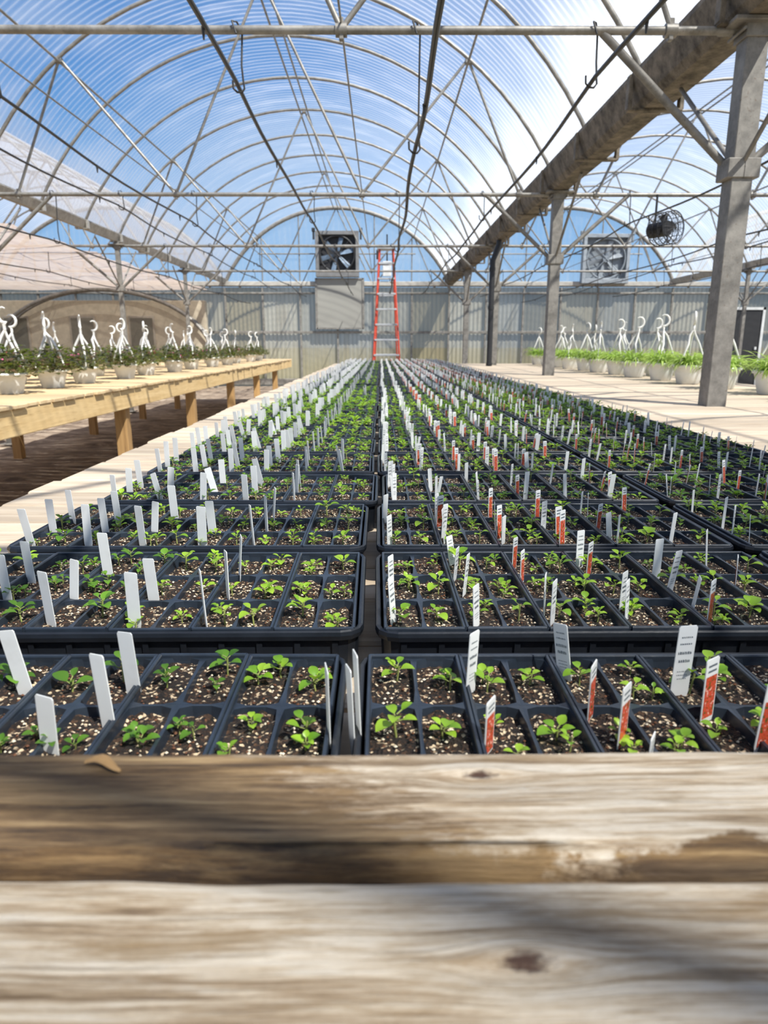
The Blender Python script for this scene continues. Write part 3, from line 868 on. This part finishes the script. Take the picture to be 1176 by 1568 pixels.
def label(b, x, y, z, h, w, yaw, lean, kind, roll=0.0):
    """flat plastic plant tag; kind 0 blank, 1 text, 2 flower photo"""
    Rm = Matrix.Rotation(yaw, 3, 'Z') @ Matrix.Rotation(lean, 3, 'X') @ Matrix.Rotation(roll, 3, 'Y')
    o = Vector((x, y, z))
    T = lambda p: o + Rm @ Vector(p)
    th = 0.0004
    out = [(-w*.12, -0.02), (w*.12, -0.02), (w*.42, 0.0), (w*.5, 0.006), (w*.5, h-w*.10), (w*.42, h), (-w*.42, h), (-w*.5, h-w*.10), (-w*.5, 0.006), (-w*.42, 0.0)]
    n = len(out)
    vs = [T((px, -th, pz)) for px, pz in out]+[T((px, th, pz)) for px, pz in out]
    fs = [tuple(range(n)), tuple(reversed(range(n, 2*n)))]+[(i, n+i, n+(i+1) % n, (i+1) % n) for i in range(n)]
    b.add(vs, fs, 0)
    if kind == 1:
        for i, (zz, ww, t_) in enumerate(((0.84, .30, .0014), (0.75, .34, .0014), (0.62, .38, .0028), (0.51, .30, .0028), (0.38, .3, .0008), (0.33, .3, .0008), (0.28, .25, .0008))):
            z0 = h*zz
            xx = -w*ww
            rg = random.Random(int(abs(x)*1e4)+i)
            while xx < w*ww:
                l = w*rg.uniform(0.04, 0.09); xe = min(xx+l, w*ww)
                b.add([T((xx, -th*1.6, z0)), T((xe, -th*1.6, z0)), T((xe, -th*1.6, z0+t_*rg.uniform(.5, 1))), T((xx, -th*1.6, z0+t_))], [(0, 1, 2, 3)], 1)
                xx = xe+w*0.04
    elif kind == 2:
        for sg in (-1, 1):
            q = [T((-w*.42, sg*th*1.7, h*.10)), T((w*.42, sg*th*1.7, h*.10)), T((w*.42, sg*th*1.7, h*.74)), T((-w*.42, sg*th*1.7, h*.74))]
            b.add(q, [(0, 1, 2, 3) if sg < 0 else (3, 2, 1, 0)], 2)
        for zz in (.80, .88):
            b.add([T((-w*.33, -th*1.7, h*zz)), T((w*.33, -th*1.7, h*zz)), T((w*.33, -th*1.7, h*(zz+.03))), T((-w*.33, -th*1.7, h*(zz+.03)))], [(0, 1, 2, 3)], 1)
LM = [M['label'], M['ink'], M['photo']]

def labels_mesh(name, seed, side):
    rg = random.Random(seed); b = MB()
    hw, hd = TW/2, TD/2; pw = (TW-0.018)/6
    z = TH-0.010
    for p in range(6):
        xa = -hw+0.009+p*pw
        if side == 'L':
            if p == 5 and rg.random() < .8: continue
            spots = [(-0.105, 1), (-0.03, .95), (0.045, .85)]
            for (oy, pr) in spots:
                if rg.random() > pr: continue
                yaw = rg.gauss(-0.35, 0.12) if p < 4 else rg.gauss(-1.15, .12)
                label(b, xa+rg.uniform(.010, .020), oy+rg.uniform(-.010, .010), z, rg.uniform(.056, .068), .0145, yaw, rg.gauss(0.0, .06), 0, rg.gauss(-0.06, .06) if rg.random() < .93 else -.35)
        else:
            spots = [(-0.105, .95), (-0.075, .75), (-0.01, .8), (0.04, .7), (.09, .4)]
            for (oy, pr) in spots:
                if rg.random() > pr: continue
                yaw = rg.gauss(1.05, 0.15) if p < 3 else rg.gauss(0.85, 0.2)
                pr_ = (0.05 if p < 2 else 0.32) if side == 'M' else 0.4
                kind = 2 if rg.random() < pr_ else rg.choice((0, 1))
                label(b, xa+rg.uniform(.004, .016), oy+rg.uniform(-.012, .012), z, rg.uniform(.046, .060), .0145, yaw, rg.gauss(0.0, .06), kind, rg.gauss(0.0, .05))
    return b.mesh(name, LM)

LF, DP, DK = 5, 6, 8
small = [tray_mesh('tray_small_%d' % i, 10+i, 1.0, 5, [LF, LF, DP], 0.97) for i in range(4)]
mid = [tray_mesh('tray_mid_%d' % i, 30+i, 1.1, 6, [LF, LF, DP], 0.97) for i in range(3)]
lush = [tray_mesh('tray_lush_%d' % i, 50+i, 1.45, 7, [LF, LF, LF, DP], 1.0) for i in range(3)]
dark = [tray_mesh('tray_dark_%d' % i, 70+i, 0.85, 4, [DP, DK, DK], 0.7) for i in range(2)]
labL = [labels_mesh('labels_blank_%d' % i, 100+i, 'L') for i in range(4)]
labM = [labels_mesh('labels_print_%d' % i, 200+i, 'M') for i in range(4)]
labR = [labels_mesh('labels_photo_%d' % i, 300+i, 'R') for i in range(4)]

flats = empty('seedling_tray_array', (0, 0, ZB))
cnt = 0
for r in range(41):
    yc = 0.468 if r == 0 else 0.798+0.302*(r-1)
    if yc + TD/2 > BYE-0.05: break
    rowoff = -0.026 if r == 0 else R.uniform(-0.008, 0.006)-0.008
    for c in range(3):
        xc = rowoff + (c-0.5)*0.545 + R.uniform(-.003, .003)
        if r < 5: pool = small
        elif r < 7: pool = mid
        elif r < 11: pool = lush if R.random() < 0.7 else mid
        elif r < 14: pool = mid if c != 1 else small
        else: pool = dark if R.random() < (.85 if c == 1 else .6) else (mid if c == 2 else small)
        if c == 2 and r < 16: pool = mid if r < 8 else lush
        me = R.choice(pool)
        rz = R.gauss(0, 0.004)
        flip = R.random() < 0.5
        o = inst('seedling_tray_%d' % cnt, me, (xc, yc, 0.0), flats, (0, 0, rz+(pi if flip else 0)))
        if r > 0:
            lm = R.choice((labL, labM, labR)[c])
            inst('plant_labels_%d' % cnt, lm, (xc, yc, 0.0), flats, (0, 0, rz))
        cnt += 1
# first row tags
b = MB()
z = TH-0.014
for (x, y, h, w, yaw, kind, ro) in ((-.308, .542, .068, .0165, -.25, 0, -.18), (-.215, .542, .066, .0155, -.35, 0, -.05), (-.215, .486, .072, .015, -.45, 0, -.06), (-.248, .455, .055, .0165, -.35, 0, .05),
                              (-.040, .470, .074, .015, -1.35, 0, .12), (-.022, .470, .068, .015, -1.25, 0, -.04), (-.017, .475, .078, .015, -1.3, 0, -.02), (.078, .545, .064, .0155, .9, 1, .03), (.1695, .572, .058, .0155, -.9, 1, -.15),
                              (.172, .505, .058, .0155, 1.0, 2, -.12), (.184, .465, .058, .0155, .85, 2, -.05), (.262, .545, .070, .0175, .2, 1, .02), (.268, .505, .060, .0165, .55, 2, -.05), (.292, .462, .060, .018, .2, 2, .05), (.081, .458, .050, .0155, 1.0, 2, -.04), (-.33, .47, .05, .0155, -.3, 0, 0), (.196, .44, .03, .014, 1.0, 1, 0)):
    label(b, x, y, z, h, w, yaw, 0.03, kind, ro)
b.obj('plant_labels_first_row', LM, (0, 0, 0), flats)

# ------------------------------------------------------------------ left bench
LX0, LX1, LZ = -3.95, -1.9, 0.845
lb = empty('potted_plant_bench')
b = MB(); y = 1.0
while y < 14.9:
    b.box((LX0, y, LZ-0.022), (LX1+R.uniform(-.0, .02), y+0.138, LZ), 0, 0.004); y += 0.15
b.obj('slats', [M['leftslat']], parent=lb)
b = MB()
b.box((LX1-0.045, 1.0, LZ-0.165), (LX1-0.005, 14.95, LZ-0.0225), 0, 0.005)
b.box((LX0+0.005, 1.0, LZ-0.165), (LX0+0.045, 14.95, LZ-0.0225), 0, 0.005)
for y in (1.0, 14.91): b.box((LX0+0.046, y, LZ-0.165), (LX1-0.046, y+0.04, LZ-0.0225), 0, 0.004)
b.obj('rails', [M['leftwood']], parent=lb)
b = MB(); y = 1.35
while y < 14.9:
    for x in (LX1-0.137, LX0+0.047): b.box((x, y, -0.04), (x+0.09, y+0.09, LZ-0.023), 0, 0.005)
    b.box((LX0+0.137, y+0.02, LZ-0.165), (LX1-0.137, y+0.06, LZ-0.0225), 0, 0.004)
    y += 1.95
b.obj('legs', [M['legwood']], parent=lb)

# hanging-basket pots
def pot_prof(r, h):
    return [(0.0, 0.0), (r*.66, 0.0), (r*.70, 0.004), (r*.86, h*.55), (r*.97, h*.86), (r*1.06, h*.87), (r*1.08, h*.93), (r*1.06, h), (r*.98, h), (r*.93, h*.88), (0, h*.85)]
def hanger(b, r, h, H, mat, seed):
    rg = random.Random(seed); top = Vector((rg.uniform(-.02, .02), rg.uniform(-.02, .02), h+H*0.62))
    for i in range(3):
        a = 2*pi*i/3+rg.uniform(-.2, .2)+seed
        u = Vector((math.cos(a), math.sin(a), 0))
        s0 = u*r*1.02+Vector((0, 0, h*.95))
        w = Vector((-u.y, u.x, 0))*rg.uniform(-.03, .03)
        pts = [s0, s0*.86+Vector((0, 0, H*.14))+w, u*r*.45+Vector((0, 0, h+H*.36))+w*1.2, u*r*.2+Vector((0, 0, h+H*.52)), top]
        b.tube(pts, [0.004, 0.006, 0.010, 0.010, 0.008], 6, mat)
    hk = [top, top+Vector((0, 0, .035))]
    R0 = H*0.095; c = top+Vector((0, 0, .05+R0))
    ang = rg.uniform(-.6, .6)
    for i in range(9):
        a = math.radians(-110) + math.radians(29*i)
        hk.append(c+Vector((math.cos(ang)*math.cos(a)*R0, math.sin(ang)*math.cos(a)*R0, math.sin(a)*R0*1.15)))
    b.tube(hk, [.010, .010]+[.011]*6+[.009, .006, .004], 7, mat)
def geranium(seed):
    rg = random.Random(seed); b = MB(); r, h = 0.105, 0.13
    b.lathe(pot_prof(r, h), 24, 0); b.lathe([(0, h*.86), (r*.92, h*.87)], 20, 1)
    for _ in range(280):
        a = rg.uniform(0, 2*pi); rr = .20*math.sqrt(rg.random())
        z = h+0.02+rg.uniform(0.0, .16)*(1-(rr/.21)**2)
        if rr > .12: z -= rg.uniform(0, .05)
        p = Vector((rr*math.cos(a), rr*math.sin(a), z))
        leaf(b, p, a+rg.uniform(-.8, .8), rg.uniform(-.1, .8), rg.uniform(.03, .05), rg.uniform(.03, .048), 2, .2, .9)
        if rg.random() < .3: b.tube([(rr*.3*math.cos(a), rr*.3*math.sin(a), h*.87), p], .0015, 4, 3, cap=False)
    for _ in range(rg.choice((1, 2, 3, 4))):
        a = rg.uniform(0, 2*pi); rr = rg.uniform(.05, .17); c = Vector((rr*math.cos(a), rr*math.sin(a), h+rg.uniform(.02, .10)))
        for k in range(9):
            leaf(b, c+Vector((rg.uniform(-.01, .01), rg.uniform(-.01, .01), rg.uniform(-.01, .01))), rg.uniform(0, 6.3), rg.uniform(0, 1), .018, .016, 4)
    hanger(b, r, h, 0.42, 5, seed)
    return b.mesh('geranium_basket', [M['potwhite'], M['soil'], M['geranium'], M['stem'], M['petal'], M['hanger']])
def spider(seed):
    rg = random.Random(seed); b = MB(); r, h = 0.135, 0.17
    b.lathe(pot_prof(r, h), 28, 0); b.lathe([(0, h*.86), (r*.92, h*.87)], 20, 1)
    for _ in range(190):
        a = rg.uniform(0, 2*pi); rr = rg.uniform(0, .09)
        leaf(b, (rr*math.cos(a), rr*math.sin(a), h*.88), a+rg.uniform(-.4, .4), rg.uniform(.6, 1.4), rg.uniform(.14, .25), .015, 2, .5, rg.uniform(1.2, 2.4), 6)
    hanger(b, r, h, 0.50, 5, seed)
    return b.mesh('spider_plant_basket', [M['potwhite'], M['soil'], M['spider'], M['stem'], M['petal'], M['hanger']])
gm = [geranium(i) for i in range(5)]; sm = [spider(20+i) for i in range(4)]
k = 0
for (x, ys) in ((-2.35, (3.75, 4.4, 5.0, 5.6, 6.35, 7.1, 7.9, 8.8, 9.7, 10.6, 11.5, 12.5, 13.4)), (-2.85, (4.1, 4.8, 5.5, 6.1, 6.9, 7.7, 8.6, 9.5, 10.4, 11.6, 12.8)), (-3.4, (5.0, 6.2, 7.4, 8.8, 10.2, 12.0))):
    for y in ys:
        inst('geranium_basket' if k == 0 else 'geranium_basket.%03d' % k, gm[k % 5], (x+R.uniform(-.04, .04), y, LZ+0.0005), None, (0, 0, R.uniform(0, 6.28))); k += 1
k = 0
for (x, ys) in ((2.78, (3.55, 4.25, 4.95, 5.6, 6.3, 6.95, 7.6, 8.25, 8.9, 9.55, 10.2, 10.9, 11.6, 12.3)), (3.15, (3.9, 5.3, 6.6, 7.9, 9.2, 10.5, 12.0))):
    for y in ys:
        inst('spider_plant_basket' if k == 0 else 'spider_plant_basket.%03d' % k, sm[k % 4], (x+R.uniform(-.03, .03), y, ZB+0.0005), None, (0, 0, R.uniform(0, 6.28))); k += 1

# ------------------------------------------------------------------ light and world
w = bpy.data.worlds.new('sky_world'); scene.world = w; w.use_nodes = True
nt = w.node_tree; nt.nodes.clear()
out = nt.nodes.new('ShaderNodeOutputWorld'); bg = nt.nodes.new('ShaderNodeBackground'); nt.links.new(bg.outputs[0], out.inputs[0])
tc = nt.nodes.new('ShaderNodeTexCoord'); sp = nt.nodes.new('ShaderNodeSeparateXYZ'); nt.links.new(tc.outputs['Generated'], sp.inputs[0])
rp = nt.nodes.new('ShaderNodeValToRGB'); nt.links.new(sp.outputs[2], rp.inputs[0])
e = rp.color_ramp.elements
e[0].position = 0.0; e[0].color = (0.50, 0.68, 0.88, 1); e[1].position = 0.6; e[1].color = (0.035, 0.16, 0.46, 1)
q = e.new(0.15); q.color = (0.20, 0.46, 0.82, 1)
q = e.new(0.32); q.color = (0.06, 0.26, 0.63, 1)
mp = nt.nodes.new('ShaderNodeMapping'); nt.links.new(tc.outputs['Generated'], mp.inputs[0]); mp.inputs['Scale'].default_value = (1.2, 1.2, 4)
nz = nt.nodes.new('ShaderNodeTexNoise'); nt.links.new(mp.outputs[0], nz.inputs[0]); nz.inputs['Scale'].default_value = 1.4; nz.inputs['Detail'].default_value = 6
mr = nt.nodes.new('ShaderNodeMapRange'); nt.links.new(nz.outputs[0], mr.inputs[0]); mr.inputs[1].default_value = 0.52; mr.inputs[2].default_value = 0.78; mr.inputs[4].default_value = 0.35
mx = nt.nodes.new('ShaderNodeMix'); mx.data_type = 'RGBA'; nt.links.new(mr.outputs[0], mx.inputs[0]); nt.links.new(rp.outputs[0], mx.inputs[6]); mx.inputs[7].default_value = (0.9, 0.93, 0.97, 1)
nt.links.new(mx.outputs[2], bg.inputs[0]); bg.inputs[1].default_value = 1.0

sun = bpy.data.lights.new('sun', 'SUN'); sun.energy = 9.5; sun.angle = math.radians(0.7); sun.color = (1.0, 0.955, 0.88)
so = bpy.data.objects.new('sun', sun); scene.collection.objects.link(so)
d = Vector((0.38, -0.46, 0.80)); so.rotation_euler = d.to_track_quat('Z', 'Y').to_euler(); so.location = (6, -3, 12)

cam = bpy.data.cameras.new('camera'); co = bpy.data.objects.new('camera', cam); scene.collection.objects.link(co)
cam.sensor_fit = 'VERTICAL'; cam.sensor_height = 36.0; cam.sensor_width = 27.0; cam.lens = 24.0
cam.clip_start = 0.02; cam.clip_end = 500
co.location = (0, 0, CAMZ); co.rotation_euler = (math.radians(90-13.8), 0, math.radians(-0.27))
cam.dof.use_dof = True; cam.dof.focus_distance = 1.0; cam.dof.aperture_fstop = 9.0
scene.camera = co
